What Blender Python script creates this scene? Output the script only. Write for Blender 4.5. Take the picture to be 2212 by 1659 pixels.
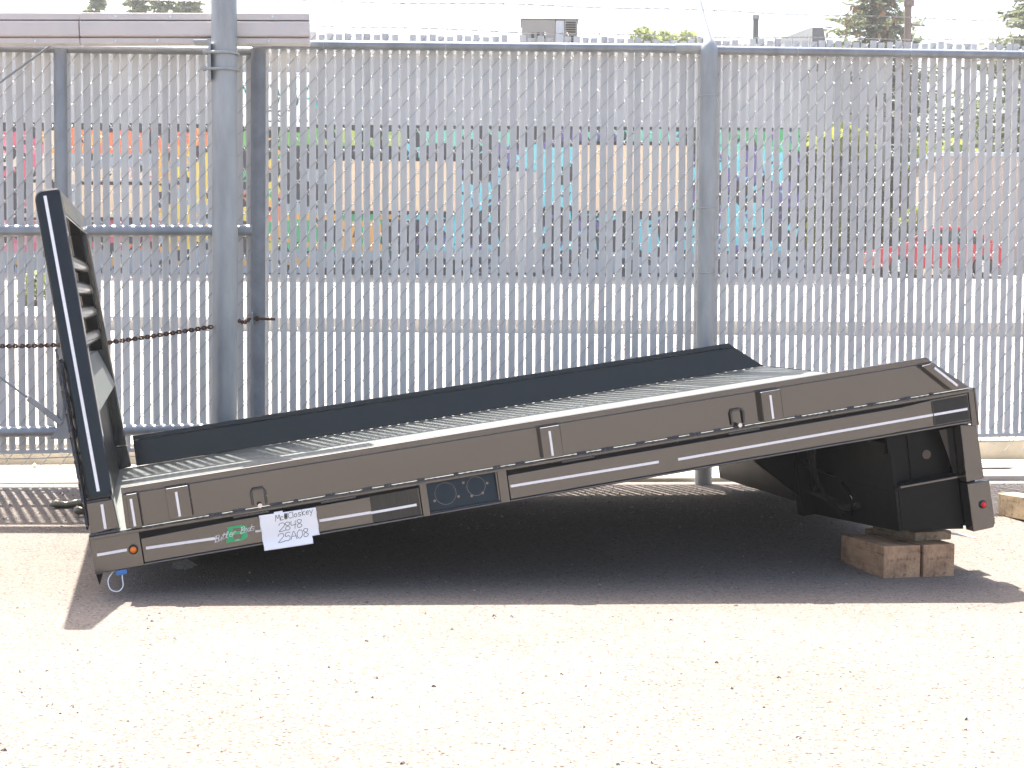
import bpy, bmesh, math, random
from mathutils import Vector, Matrix
R_=random.Random(7)
rad=math.radians
scene=bpy.context.scene
for o in list(bpy.data.objects): bpy.data.objects.remove(o)

# ------------------------------------------------------------------ camera
PITCH,ROLL=0.053384,0.007
F=Vector((0,math.cos(PITCH),-math.sin(PITCH)));U0=Vector((0,math.sin(PITCH),math.cos(PITCH)));X0=Vector((1,0,0))
CR=math.cos(ROLL)*X0+math.sin(ROLL)*U0; CU=-math.sin(ROLL)*X0+math.cos(ROLL)*U0
CAM=Vector((0,0,1.0)); FPX=3320.83
cam=bpy.data.objects.new('camera',bpy.data.cameras.new('camera'));scene.collection.objects.link(cam)
cam.data.sensor_fit='HORIZONTAL';cam.data.sensor_width=36;cam.data.lens=FPX/2212*36
cam.data.clip_start=.05;cam.data.clip_end=3000
cam.matrix_world=Matrix(((CR.x,CU.x,-F.x,0),(CR.y,CU.y,-F.y,0),(CR.z,CU.z,-F.z,CAM.z),(0,0,0,1)))
scene.camera=cam
# ------------------------------------------------------------------ sky, sun, exposure
SUN=Vector((-.20,.47,1)).normalized()
w=bpy.data.worlds.new('World');scene.world=w;w.use_nodes=True
nt=w.node_tree;sky=nt.nodes.new('ShaderNodeTexSky');sky.sky_type='NISHITA';sky.sun_disc=False
sky.sun_elevation=math.asin(SUN.z);sky.sun_rotation=math.atan2(SUN.x,SUN.y)
sky.altitude=600;sky.air_density=1.0;sky.dust_density=9.0;sky.ozone_density=1.0
nt.links.new(sky.outputs[0],nt.nodes['Background'].inputs[0]);nt.nodes['Background'].inputs[1].default_value=0.108
sl=bpy.data.lights.new('sun','SUN');sl.energy=4.5;sl.angle=rad(.55);sl.color=(1,.955,.875)
so=bpy.data.objects.new('sun',sl);scene.collection.objects.link(so);so.rotation_euler=SUN.to_track_quat('Z','Y').to_euler()
vs=scene.view_settings;vs.view_transform='Standard';vs.look='None';vs.gamma=1;vs.exposure=2.0;vs.use_curve_mapping=False
scene.render.engine='CYCLES';scene.cycles.max_bounces=12;scene.cycles.diffuse_bounces=8;scene.cycles.glossy_bounces=6

# ------------------------------------------------------------------ helpers
def ray(x,y): return F+(x-1106)/FPX*CR-(y-829.5)/FPX*CU
def at(x,y,Y): d=ray(x,y);return CAM+d*(Y/d.y)          # a point of the place at distance Y
col=scene.collection
def tag(o,label=None,cat=None,group=None,kind=None):
    if label:o['label']=label
    if cat:o['category']=cat
    if group:o['group']=group
    if kind:o['kind']=kind
    return o
def empty(name,loc=(0,0,0),rot=None,mat=None):
    e=bpy.data.objects.new(name,None);col.objects.link(e);e.empty_display_size=.1
    if mat is not None:e.matrix_world=mat
    else:
        e.location=loc
        if rot:e.rotation_euler=rot
    return e
def link(name,me,parent=None,loc=None,rot=None):
    o=bpy.data.objects.new(name,me);col.objects.link(o)
    if parent:o.parent=parent
    if loc is not None:o.location=loc
    if rot is not None:o.rotation_euler=rot
    return o
class MB:
    def __init__(s): s.v=[];s.f=[];s.sm=[]
    def add(s,vs,fs,smooth=False):
        b=len(s.v);s.v+=[tuple(v) for v in vs];s.f+=[tuple(i+b for i in f) for f in fs];s.sm+=[smooth]*len(fs);return s
    def box(s,x,y,z,M=None):
        vs=[Vector((a,b,c)) for a in x for b in y for c in z]
        if M:vs=[M@v for v in vs]
        return s.add(vs,[(0,1,3,2),(4,6,7,5),(0,4,5,1),(2,3,7,6),(0,2,6,4),(1,5,7,3)])
    def prism(s,poly,a,b,ax=1,M=None):
        # poly in the two other axes (x,z for ax=1; y,z for ax=0; x,y for ax=2)
        def p3(p,t): return Vector((p[0],t,p[1])) if ax==1 else Vector((t,p[0],p[1])) if ax==0 else Vector((p[0],p[1],t))
        n=len(poly);vs=[p3(p,a) for p in poly]+[p3(p,b) for p in poly]
        if M:vs=[M@v for v in vs]
        return s.add(vs,[tuple(range(n))[::-1],tuple(range(n,2*n))]+[(i,(i+1)%n,n+(i+1)%n,n+i) for i in range(n)])
    def tube(s,pts,r,n=8,caps=True,closed=False):
        pts=[Vector(p) for p in pts];m=len(pts);rs=r if isinstance(r,(list,tuple)) else [r]*m
        vs=[];prev=None
        for i,p in enumerate(pts):
            t=(pts[(i+1)%m]-pts[i-1]) if closed else (pts[min(i+1,m-1)]-pts[max(i-1,0)])
            t.normalize()
            if prev is None:
                u=t.orthogonal().normalized()
            else:
                u=prev-t*prev.dot(t)
                u=u.normalized() if u.length>1e-6 else t.orthogonal().normalized()
            prev=u;q=t.cross(u)
            vs+=[p+rs[i]*(math.cos(2*math.pi*k/n)*u+math.sin(2*math.pi*k/n)*q) for k in range(n)]
        fs=[(i*n+k,i*n+(k+1)%n,((i+1)%m)*n+(k+1)%n,((i+1)%m)*n+k) for i in range(m if closed else m-1) for k in range(n)]
        s.add(vs,fs,n>=6)
        if caps and not closed:
            s.add(vs[:n],[tuple(range(n))[::-1]]);s.add(vs[-n:],[tuple(range(n))])
        return s
    def quad(s,c,u,v): c=Vector(c);return s.add([c-u-v,c+u-v,c+u+v,c-u+v],[(0,1,2,3)])
    def mesh(s,name,mat,bevel=0,seg=2):
        me=bpy.data.meshes.new(name);me.from_pydata(s.v,[],s.f);me.polygons.foreach_set('use_smooth',s.sm)
        bm=bmesh.new();bm.from_mesh(me)
        bmesh.ops.recalc_face_normals(bm,faces=bm.faces)
        if bevel:
            bmesh.ops.bevel(bm,geom=[e for e in bm.edges if len(e.link_faces)==2 and e.calc_face_angle(0)>.35],offset=bevel,segments=seg,affect='EDGES',profile=.5,clamp_overlap=True)
        bm.to_mesh(me);bm.free()
        me.materials.append(mat);return me
    def build(s,name,mat,parent=None,bevel=0,seg=2): return link(name,s.mesh(name,mat,bevel,seg),parent)
def box(name,x,y,z,mat,parent=None,bevel=0): return MB().box(x,y,z).build(name,mat,parent,bevel)
def frame(o,dx,up=Vector((0,0,1))):
    dx=dx.normalized();dy=up.cross(dx).normalized();dz=dx.cross(dy)
    return Matrix(((dx.x,dy.x,dz.x,o.x),(dx.y,dy.y,dz.y,o.y),(dx.z,dy.z,dz.z,o.z),(0,0,0,1)))

# ------------------------------------------------------------------ materials
def newmat(name):
    m=bpy.data.materials.new(name);m.use_nodes=True;n=m.node_tree;return m,n,n.nodes['Principled BSDF']
def noise(n,scale,detail=4,rough=.6,vec=None):
    t=n.nodes.new('ShaderNodeTexNoise');t.inputs['Scale'].default_value=scale;t.inputs['Detail'].default_value=detail;t.inputs['Roughness'].default_value=rough
    if vec:n.links.new(vec,t.inputs['Vector'])
    return t.outputs['Fac']
def ramp(n,fac,stops):
    r=n.nodes.new('ShaderNodeValToRGB');e=r.color_ramp.elements
    while len(e)<len(stops):e.new(.5)
    for i,(p,c) in enumerate(stops):e[i].position=p;e[i].color=(*c,1) if len(c)==3 else c
    n.links.new(fac,r.inputs[0]);return r.outputs[0]
def coord(n,which='Object',scale=None):
    t=n.nodes.new('ShaderNodeTexCoord').outputs[which]
    if scale:
        mp=n.nodes.new('ShaderNodeMapping');mp.inputs['Scale'].default_value=scale;n.links.new(t,mp.inputs[0]);return mp.outputs[0]
    return t
def bump(n,b,h,strength,dist=.01):
    bp=n.nodes.new('ShaderNodeBump');bp.inputs['Strength'].default_value=strength;bp.inputs['Distance'].default_value=dist
    n.links.new(h,bp.inputs['Height']);n.links.new(bp.outputs[0],b.inputs['Normal']);return bp
def mat(name,c,rough=.5,metal=0,ior=1.5,var=.12,vscale=12,bmp=0,bscale=60,rvar=.08,stretch=None,emis=None):
    m,n,b=newmat(name);v=coord(n,'Object',stretch)
    c=Vector(c);lo=tuple(x*(1-var) for x in c);hi=tuple(min(1,x*(1+var)) for x in c)
    f=noise(n,vscale,5,.65,v);n.links.new(ramp(n,f,[(.3,lo),(.7,hi)]),b.inputs['Base Color'])
    if rvar:
        mr=n.nodes.new('ShaderNodeMapRange');mr.inputs['To Min'].default_value=max(.02,rough-rvar);mr.inputs['To Max'].default_value=min(1,rough+rvar)
        n.links.new(noise(n,vscale*2.3,3,.6,v),mr.inputs['Value']);n.links.new(mr.outputs[0],b.inputs['Roughness'])
    else:b.inputs['Roughness'].default_value=rough
    b.inputs['Metallic'].default_value=metal;b.inputs['IOR'].default_value=ior
    if bmp:bump(n,b,noise(n,bscale,4,.6,v),bmp,.004)
    if emis:b.inputs['Emission Color'].default_value=(*emis[0],1);b.inputs['Emission Strength'].default_value=emis[1]
    return m
M={}
M['black']=mat('gloss_black_paint',(.012,.012,.013),.10,0,2.15,.25,3,.025,2.2,.04)
M['black2']=mat('gloss_black_post_paint',(.008,.009,.011),.12,0,1.47,.2,3,.02,2.2,.03)
M['black_in']=mat('dull_black_paint',(.0045,.005,.006),.42,0,1.28,.3,6,.05,12,.08)
M['weld']=mat('weld_black',(.012,.014,.020),.25,0,1.8,.2,30,.1,90)
M['dark']=mat('dark_gap',(.006,.006,.007),.7)
M['tape']=mat('white_reflective_tape',(.84,.84,.86),.35,0,1.5,.03)
M['film']=mat('dull_film',(.035,.033,.026),.45,0,1.5,.25,90,.05,150,.08,(1,1,.1))
M['film_dark']=mat('dark_film',(.012,.012,.012),.5,0,1.5,.2,30)
M['dusty_lit']=mat('dusty_steel_lit_pale',(.36,.31,.25),.35,0,1.6,.3,5)  # dust tone, painted paler to carry light reflected off the sunlit ground
M['white']=mat('paper',(.86,.87,.90),.7,0,1.4,.02,6,.08,14)
M['ink']=mat('pencil_ink',(.05,.05,.055),.6)
M['green']=mat('green_print',(.02,.42,.16),.4)
M['orange']=mat('amber_lens',(.85,.20,.01),.15,0,1.5,.1,40)
M['red']=mat('red_lens',(.65,.01,.02),.15,0,1.5,.1,40)
M['rubber']=mat('black_rubber',(.018,.018,.02),.55)
M['chrome']=mat('bolt_zinc',(.75,.75,.74),.25,1.0)
M['galv']=mat('galvanised_pipe',(.27,.29,.315),.4,.6,1.5,.22,9,.05,30,.1,(1,1,.35))
M['galv2']=mat('galvanised_post',(.36,.375,.38),.5,.45,1.5,.22,7,.06,24,.1,(1,1,.25))
M['dullpipe']=mat('dull_grey_pipe',(.20,.215,.235),.6,.3,1.5,.18,9,.05,20)
M['wire']=mat('galvanised_wire',(.40,.405,.41),.5,.5,1.5,.2,40)
M['barb']=mat('old_barbed_wire',(.34,.33,.32),.6,.5,1.5,.3,30)
M['rust']=mat('rusty_chain',(.075,.035,.022),.8,.2,1.5,.4,60,.2,80)
M['alu']=mat('pale_aluminium',(.62,.57,.55),.5,.15,1.5,.06,3,.02,8)
M['concrete']=mat('concrete',(.40,.355,.28),.9,0,1.45,.18,4,.25,45)
M['pale_concrete']=mat('pale_concrete',(.42,.385,.34),.9,0,1.45,.14,3,.2,40)
M['street']=mat('street',(.36,.33,.29),.9,0,1.45,.10,.7,.1,10)
M['pole']=mat('weathered_pole',(.16,.12,.10),.85,0,1.5,.3,3,.1,10,.05,(1,1,.1))
M['bark']=mat('bark',(.09,.06,.045),.9,0,1.5,.3,4)
M['plastic']=None
def wood(name,a,b_,sc=(22,2.2,22)):
    m,n,b=newmat(name);v=coord(n,'Object',sc)
    f=noise(n,1.6,6,.7,v);c=ramp(n,f,[(.3,a),(.52,b_),(.62,tuple(x*.8 for x in a)),(.75,tuple(x*.55 for x in a))])
    st=ramp(n,noise(n,7,5,.7,coord(n,'Object')),[(.35,(.45,.42,.40)),(.55,(1,1,1)),(.8,(1.15,1.1,1.0))])
    mx=n.nodes.new('ShaderNodeMix');mx.data_type='RGBA';mx.blend_type='MULTIPLY';mx.inputs[0].default_value=1
    n.links.new(c,mx.inputs[6]);n.links.new(st,mx.inputs[7]);n.links.new(mx.outputs[2],b.inputs['Base Color'])
    b.inputs['Roughness'].default_value=.8;bump(n,b,f,.5,.004);return m
M['wood']=wood('timber',(.40,.22,.12),(.54,.34,.20))
M['wood_grey']=wood('grey_timber',(.30,.22,.15),(.42,.34,.25))
M['wood_pale']=wood('pale_timber',(.62,.45,.25),(.74,.58,.36))
def slatmat():
    m,n,b=newmat('grey_vinyl_slat')
    oi=n.nodes.new('ShaderNodeObjectInfo').outputs['Random']
    v=coord(n,'Object',(1,1,.6));mx=n.nodes.new('ShaderNodeMath');mx.operation='MULTIPLY_ADD';mx.inputs[1].default_value=.6;
    n.links.new(oi,mx.inputs[0]);mp=n.nodes.new('ShaderNodeMath');mp.operation='MULTIPLY';mp.inputs[1].default_value=.55
    n.links.new(noise(n,3,4,.6,v),mp.inputs[0]);n.links.new(mp.outputs[0],mx.inputs[2])
    c=ramp(n,mx.outputs[0],[(.2,(.50,.505,.505)),(.8,(.63,.63,.62))]);n.links.new(c,b.inputs['Base Color'])
    b.inputs['Roughness'].default_value=.55
    tr=n.nodes.new('ShaderNodeBsdfTranslucent');tr.inputs[0].default_value=(.52,.53,.56,1)
    mix=n.nodes.new('ShaderNodeMixShader');mix.inputs[0].default_value=.16
    out=n.nodes['Material Output'];n.links.new(b.outputs[0],mix.inputs[1]);n.links.new(tr.outputs[0],mix.inputs[2]);n.links.new(mix.outputs[0],out.inputs[0])
    return m
M['slat']=slatmat()
def leafmat(name,a,c,tc):
    m,n,b=newmat(name);g=n.nodes.new('ShaderNodeNewGeometry').outputs['Random Per Island']
    n.links.new(ramp(n,g,[(0,a),(1,c)]),b.inputs['Base Color']);b.inputs['Roughness'].default_value=.6
    tr=n.nodes.new('ShaderNodeBsdfTranslucent');tr.inputs[0].default_value=(*tc,1)
    mix=n.nodes.new('ShaderNodeMixShader');mix.inputs[0].default_value=.35
    out=n.nodes['Material Output'];n.links.new(b.outputs[0],mix.inputs[1]);n.links.new(tr.outputs[0],mix.inputs[2]);n.links.new(mix.outputs[0],out.inputs[0]);return m
M['needle']=leafmat('spruce_needles',(.07,.085,.055),(.20,.20,.12),(.18,.22,.10))
M['needle2']=leafmat('juniper_needles',(.14,.17,.10),(.30,.33,.20),(.32,.38,.2))
M['leaf']=leafmat('broad_leaves',(.12,.16,.06),(.28,.32,.14),(.36,.42,.14))
M['leafy']=leafmat('yellow_green_leaves',(.14,.18,.03),(.30,.32,.07),(.40,.45,.08))
M['cone']=mat('spruce_cones',(.30,.15,.08),.8)
def groundmat():
    m,n,b=newmat('gravelly_asphalt');v=coord(n,'Object')
    big=ramp(n,noise(n,.9,4,.6,v),[(.3,(.168,.145,.127)),(.7,(.206,.180,.161))])
    # aggregate chips, stretched a little along X
    vo=n.nodes.new('ShaderNodeTexVoronoi');vo.inputs['Scale'].default_value=150;n.links.new(v,vo.inputs['Vector'])
    sep=n.nodes.new('ShaderNodeSeparateColor');n.links.new(vo.outputs['Color'],sep.inputs[0])
    chip=ramp(n,sep.outputs[0],[(0,(.60,.58,.57)),(.12,(.80,.78,.76)),(.3,(.94,.93,.92)),(.6,(1.0,1.0,1.0)),(1,(1.22,1.2,1.17))])
    mu=n.nodes.new('ShaderNodeMix');mu.data_type='RGBA';mu.blend_type='MULTIPLY';mu.inputs[0].default_value=1
    n.links.new(big,mu.inputs[6]);n.links.new(chip,mu.inputs[7])
    # dark chips: scattered small spots of two sizes
    last=mu.outputs[2]
    for sc,th,sel,dk in ((60,.29,.15,(.45,.40,.38)),(120,.34,.22,(.58,.53,.51)),(26,.15,.14,(.34,.30,.28))):
        v2=n.nodes.new('ShaderNodeTexVoronoi');v2.inputs['Scale'].default_value=sc;n.links.new(v,v2.inputs['Vector'])
        sp=n.nodes.new('ShaderNodeSeparateColor');n.links.new(v2.outputs['Color'],sp.inputs[0])
        d=n.nodes.new('ShaderNodeMath');d.operation='LESS_THAN';d.inputs[1].default_value=th;n.links.new(v2.outputs['Distance'],d.inputs[0])
        c=n.nodes.new('ShaderNodeMath');c.operation='LESS_THAN';c.inputs[1].default_value=sel;n.links.new(sp.outputs[1],c.inputs[0])
        k=n.nodes.new('ShaderNodeMath');k.operation='MULTIPLY';n.links.new(d.outputs[0],k.inputs[0]);n.links.new(c.outputs[0],k.inputs[1])
        m2=n.nodes.new('ShaderNodeMix');m2.data_type='RGBA';m2.blend_type='MULTIPLY';m2.inputs[7].default_value=(*dk,1)
        n.links.new(k.outputs[0],m2.inputs[0]);n.links.new(last,m2.inputs[6]);last=m2.outputs[2]
    n.links.new(last,b.inputs['Base Color'])
    b.inputs['Roughness'].default_value=.95;b.inputs['Specular IOR Level'].default_value=.25
    bump(n,b,vo.outputs['Distance'],.5,.006);return m
M['ground']=groundmat()
def deckmat():
    m,n,b=newmat('tread_plate_paint');v=coord(n,'Object')
    n.links.new(ramp(n,noise(n,5,5,.65,v),[(.3,(.115,.125,.117)),(.7,(.16,.172,.162))]),b.inputs['Base Color'])
    b.inputs['Roughness'].default_value=.42;b.inputs['IOR'].default_value=1.5
    return m
M['deck']=deckmat()

# ------------------------------------------------------------------ ground and street
def sm(a,b,x): t=max(0,min(1,(x-a)/(b-a)));return t*t*(3-2*t)
def gz(X,Y):
    lot=-.0345-.0173*max(-4,min(4,X));back=.047-.004*max(-4,min(4,X))
    return lot+(back-lot)*sm(5.9,7.6,Y)
FA=Vector((-2.5806,7.75,0));FD=Vector((.99275545,.1201525,0));FN=Vector((-.1201525,.99275545,0))   # fence line, direction, outward
FSL=.012                                                                                          # the fence climbs a little to the right
def fpt(s,z,off=0): p=FA+FD*s+FN*off;return Vector((p.x,p.y,z))
def grid(name,xs,ys,zf,mt):
    b=MB();nx=len(xs);b.add([(x,y,zf(x,y)) for y in ys for x in xs],[(j*nx+i,j*nx+i+1,(j+1)*nx+i+1,(j+1)*nx+i) for j in range(len(ys)-1) for i in range(nx-1)],True)
    return b.build(name,mt)
xs=[-900,-300,-100,-40,-20,-10]+[-6+.25*i for i in range(49)]+[10,20,40,100,300,900]
ys=[-900,-300,-100,-40,-15,-6,-2]+[.25*i for i in range(37)]+[9.5,10,12]
tag(grid('parking_lot',xs,ys,lambda x,y:gz(x,y) if y<9.2 else gz(x,9.2)-.05*(y-9.2)/2.8,M['ground']),kind='structure')
def strip(name,o0,z0,o1,z1,mt,s0=-60,s1=70):
    return tag(MB().add([fpt(s0,z0,o0),fpt(s1,z0,o0),fpt(s1,z1,o1),fpt(s0,z1,o1)],[(0,1,2,3)]).build(name,mt),kind='structure')
ZB=.07
b=MB();b.prism([(.03,-.1),(.36,-.1),(.36,ZB),(.03,ZB-.004)],-60,70,0,frame(fpt(0,0,0),FD))
b.prism([(.366,-.1),(.73,-.1),(.73,ZB+.012),(.366,ZB+.004)],-60,70,0,frame(fpt(0,0,0),FD))
tag(b.build('gutter',M['pale_concrete'],None,.004,1),kind='structure')
tag(MB().prism([(.73,-.1),(.95,-.1),(.95,.195),(.755,.195)],-60,70,0,frame(fpt(0,0,0),FD)).build('kerb',M['concrete'],None,.012,2),kind='structure')
b=MB();NX=[-300,-60,60,300]
def far(name,y0,z0,y1,z1,mt,X=(-400,400)):
    return tag(MB().add([(X[0],y0,z0),(X[1],y0,z0),(X[1],y1,z1),(X[0],y1,z1)],[(0,1,2,3)]).build(name,mt),kind='structure')
tag(MB().add([fpt(-60,.19,.94),fpt(70,.19,.94),(70,26.05,.47),(-60,26.05,.47)],[(0,1,2,3)]).build('street',M['street']),kind='structure')
tag(MB().prism([(26,.3),(26.25,.3),(26.25,.71),(26.03,.71)],-60,70,0).build('far_kerb',M['pale_concrete'],None,.02,2),kind='structure')
far('far_pavement',26.2,.705,34,.86,M['pale_concrete'],(-60,70))
far('forecourt',34,.86,48,1.93,M['street'],(-60,70))
far('far_ground',48,1.93,1500,4.0,mat('far_grass_and_dirt',(.14,.13,.07),.9,0,1.5,.3,.05),(-900,900))
# slotted drain cover set in the gutter at the right
g=empty('drain_grate',fpt(4.9,ZB+.012,.5),(0,0,math.atan2(FD.y,FD.x)))
tag(g,'slotted concrete drain cover in the gutter under the fence at the right','drain')
for r in range(3):
    for k in range(2):
        x0=-.33+.45*k+.03*r
        box('slot',(x0,x0+.40),(-.13+.10*r,-.105+.10*r),(-.004,.003),M['dark'],g)
box('cover',(-.42,.62),(-.2,.18),(-.006,.0015),M['pale_concrete'],g)

# ------------------------------------------------------------------ fence
PIT=.0472;DP=.1077
def slat_mesh(z0,z1,wd=.0325):
    b=MB();h=wd/2
    b.prism([(-h,0),(-h*.6,-.0028),(h*.6,-.0028),(h,0),(h*.6,.0028),(-h*.6,.0028)],z0,z1,2)
    return b.mesh('slat',M['slat'])
def chain_mesh(parent,s0,n,zb,zt,off,ext,name='chain_link_mesh'):
    b=MB()
    for i in range(n):
        sc=s0+(i+.5)*PIT;zs=FSL*sc
        l=sc-PIT/2;r=sc+PIT/2;z=zb+(DP/2 if i%2 else 0);pts=[]
        pts.append((l,0,z));zz=z
        while zz<zt-DP:
            pts+= [(l+.004,-.006,zz+.006),(r-.004,-.006,zz+DP/2-.006),(r,0,zz+DP/2),(r-.004,.006,zz+DP/2+.006),(l+.004,.006,zz+DP-.006),(l,0,zz+DP)];zz+=DP
        pts+=[(l+.004,-.006,zz+.006),(r-.004,-.006,zz+DP/2-.006)]
        if ext and i%2:                                                   # twisted barbs above the rail
            pts+=[(r,0,zz+DP/2),(r+.004,.0,zt+.05+R_.uniform(-.01,.01)),(r+R_.uniform(-.012,.02),.003,zt+.072)]
        b.tube([(p[0],off+p[1],p[2]+zs) for p in pts],.0021,4,False)
    o=b.build(name,M['wire'],parent);tag(o,kind='stuff');return o
def slats(parent,s0,n,zb,zt,off,skip=()):
    ms=[slat_mesh(zb,zt+d,wv) for d,wv in ((0,.0345),(.006,.033),(-.006,.036),(.003,.0352))]
    for i in range(n):
        sc=s0+(i+.5)*PIT+R_.uniform(-.0034,.0034)
        link('slat',R_.choice(ms),parent,(sc,off+R_.uniform(-.001,.001),FSL*sc+R_.uniform(-.006,.006)-(.03 if R_.random()<.04 else 0)),(R_.uniform(-.0015,.0015),R_.uniform(-.0012,.0012),R_.uniform(-.14,.06)))
fm=frame(fpt(0,0,0),FD)
fence=empty('chain_link_fence',mat=fm)
tag(fence,'tall chain-link fence with grey vertical slats and barbed wire, right of the gate','fence')
S0=1.345-2*PIT;NS=152
SEND=S0+NS*PIT
slats(fence,S0,NS,.227,2.343,0)
chain_mesh(fence,S0,NS,.135,2.30,0,True)
def zr(s,z): return z+FSL*s
RO=-.038
b=MB();b.tube([(S0-.02,RO,zr(S0,2.277)),(3.50,RO,zr(3.5,2.288))],.0235,14);b.build('top_rail',M['galv'],fence)
b=MB();b.tube([(3.44,RO,zr(3.44,2.288)),(3.58,RO,zr(3.58,2.289))],.0275,14);b.build('rail_sleeve',M['galv2'],fence)
b=MB();b.tube([(3.6,RO,zr(3.6,2.282)),(SEND,RO,zr(SEND,2.277))],.0235,14);b.build('top_rail',M['galv'],fence)
# channel closing the slat bottoms and the tension wire under it
for a,c in ((S0,2.05),(2.06,3.6),(3.61,5.0),(5.01,6.4),(6.41,SEND)):
    MB().prism([(-.012,.218),(.012,.218),(.012,.238),(-.012,.238)],0,c-a,0,Matrix.Translation((a,0,zr(a,0)))@Matrix.Rotation(-FSL,4,'Y')).build('bottom_channel',M['slat'],fence)
MB().tube([(S0+.1*i,-.008+.004*math.sin(i*1.7),zr(S0+.1*i,.196+.004*math.sin(i*.9))) for i in range(int((SEND-S0)/.1)+1)],.003,6).build('tension_wire',M['wire'],fence)
def fpost(s,off,r,top,name='post'):
    zg=gz(*(fpt(s,0,off).xy))
    return MB().tube([(s,off,zg-.1),(s,off,top)],r,24).build(name,M['galv2'],fence)
PO=-.062
for s in (3.618,6.62):
    fpost(s,PO,.046,zr(s,2.262))
    cap=MB();t=zr(s,2.262)
    cap.tube([(s,PO,t-.11),(s,PO,t-.02),(s,PO,t+.012),(s,PO,t+.036),(s,PO,t+.058),(s,PO+.004,t+.08)],[.0478,.0478,.0478,.042,.03,.017],20);cap.build('post_cap',M['galv2'],fence)
    a=MB();a.tube([(s,PO+.01,t+.05),(s-.004,PO+.14,t+.20),(s-.006,PO+.30,t+.385)],[.026,.021,.019],8);a.build('barb_arm',M['galv2'],fence)
    for zz in (t-.22,.35+.0*s,1.16,1.50,.62):
        MB().tube([(s+.048*math.cos(k*math.pi/10),PO+.048*math.sin(k*math.pi/10),zz+.003*math.cos(k*math.pi/10)) for k in range(20)],.0028,6,closed=True).build('tie_wire',M['wire'],fence)
for i in range(9):
    s=1.62+.62*i
    if abs(s-3.6)<.15:continue
    MB().tube([(s+.0255*math.cos(k*math.pi/6)*.12,RO+.0255*math.cos(k*math.pi/6),zr(s,2.28)+.0255*math.sin(k*math.pi/6)) for k in range(12)],.002,5,closed=True).build('tie_wire',M['wire'],fence)
def barbed(off,z0,sa,sb,parent,seed,sag=.012):
    r=random.Random(seed);b=MB();N=int((sb-sa)/.02)
    def P(s):
        return Vector((s,off,z0+FSL*s*.6+sag*math.sin(s*1.1+seed)+.004*math.sin(s*6+seed)))
    for ph in (0,math.pi):
        b.tube([P(sa+.02*i)+Vector((0,.0022*math.cos(i*1.2+ph),.0022*math.sin(i*1.2+ph))) for i in range(N)],.0017,4,False)
    s=sa+r.random()*.1
    while s<sb:
        p=P(s)
        for k in range(2):
            d=Vector((r.uniform(-.6,.6),r.uniform(-1,1),r.uniform(-1,1))).normalized()*.016
            b.tube([p-d+Vector((.004*k,0,0)),p+d+Vector((.004*k,0,0))],.0014,4,False)
        s+=.128+r.uniform(-.02,.02)
    b.build('barbed_wire',M['barb'],parent)
barbed(.10,2.405,-2.5,SEND,fence,1)
barbed(.20,2.545,-2.5,SEND,fence,5)
barbed(.29,2.70,-2.5,SEND,fence,9)

# ------------------------------------------------------------------ sliding gate
gate=empty('sliding_gate',mat=fm)
tag(gate,'grey slatted sliding gate with pipe frame hanging from a pale enclosed track beam','gate')
GN=82;G0=1.315-GN*PIT
slats(gate,G0,GN,.227,2.262,-.05)
chain_mesh(gate,G0,GN,.135,2.215,-.05,False)
GO=-.10
def gp(name,pts,r,m='galv',n=16): return MB().tube([(s,GO+o,zr(s,z)) for s,o,z in pts],r,n).build(name,M[m],gate)
gp('frame_upright',[(.32,.0,.33),(.322,0,2.23)],.0325)
gp('frame_upright',[(-1.6,.0,.33),(-1.6,0,2.23)],.0325)
gp('frame_end_upright',[(1.283,0,.30),(1.291,0,2.245)],.0375,'dullpipe')
gp('frame_rail',[(-2.6,0,1.335),(1.262,0,1.335)],.0285)
gp('frame_rail',[(-2.6,0,.333),(1.26,0,.333)],.0285)
gp('frame_rail',[(-2.6,.02,2.236),(1.26,.02,2.236)],.022,'dullpipe')
gp('rail_collar',[(1.21,0,1.335),(1.262,0,1.335)],.031)
gp('truss_rod',[(-.9,-.03,1.32),(.155,-.03,.505)],.0055,'galv',8)
gp('truss_rod',[(.29,-.03,2.25),(-.9,-.03,1.35)],.0055,'galv',8)
t=MB();mt=Matrix.Translation((.24,GO-.03,zr(.24,.438)))@Matrix.Rotation(rad(38),4,'Y')
t.box((-.105,.105),(-.012,.012),(-.014,.014),mt);t.build('turnbuckle',M['galv'],gate,.004)
MB().prism([(.26,.30),(.40,.30),(.40,.42),(.36,.44)],GO-.036,GO-.030).build('corner_plate',M['galv'],gate,.002)
for a,c in ((S0-3.9,-1.2),(-1.19,.3),(.31,1.3)):
    MB().prism([(-.012,.218),(.012,.218),(.012,.238),(-.012,.238)],0,c-a,0,Matrix.Translation((a,-.05,zr(a,0)))@Matrix.Rotation(-FSL,4,'Y')).build('bottom_channel',M['slat'],gate)
MB().tube([(-2.5+.1*i,-.058+.004*math.sin(i*1.7),zr(-2.5+.1*i,.196+.004*math.sin(i*.9))) for i in range(39)],.003,6).build('tension_wire',M['wire'],gate)
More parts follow.
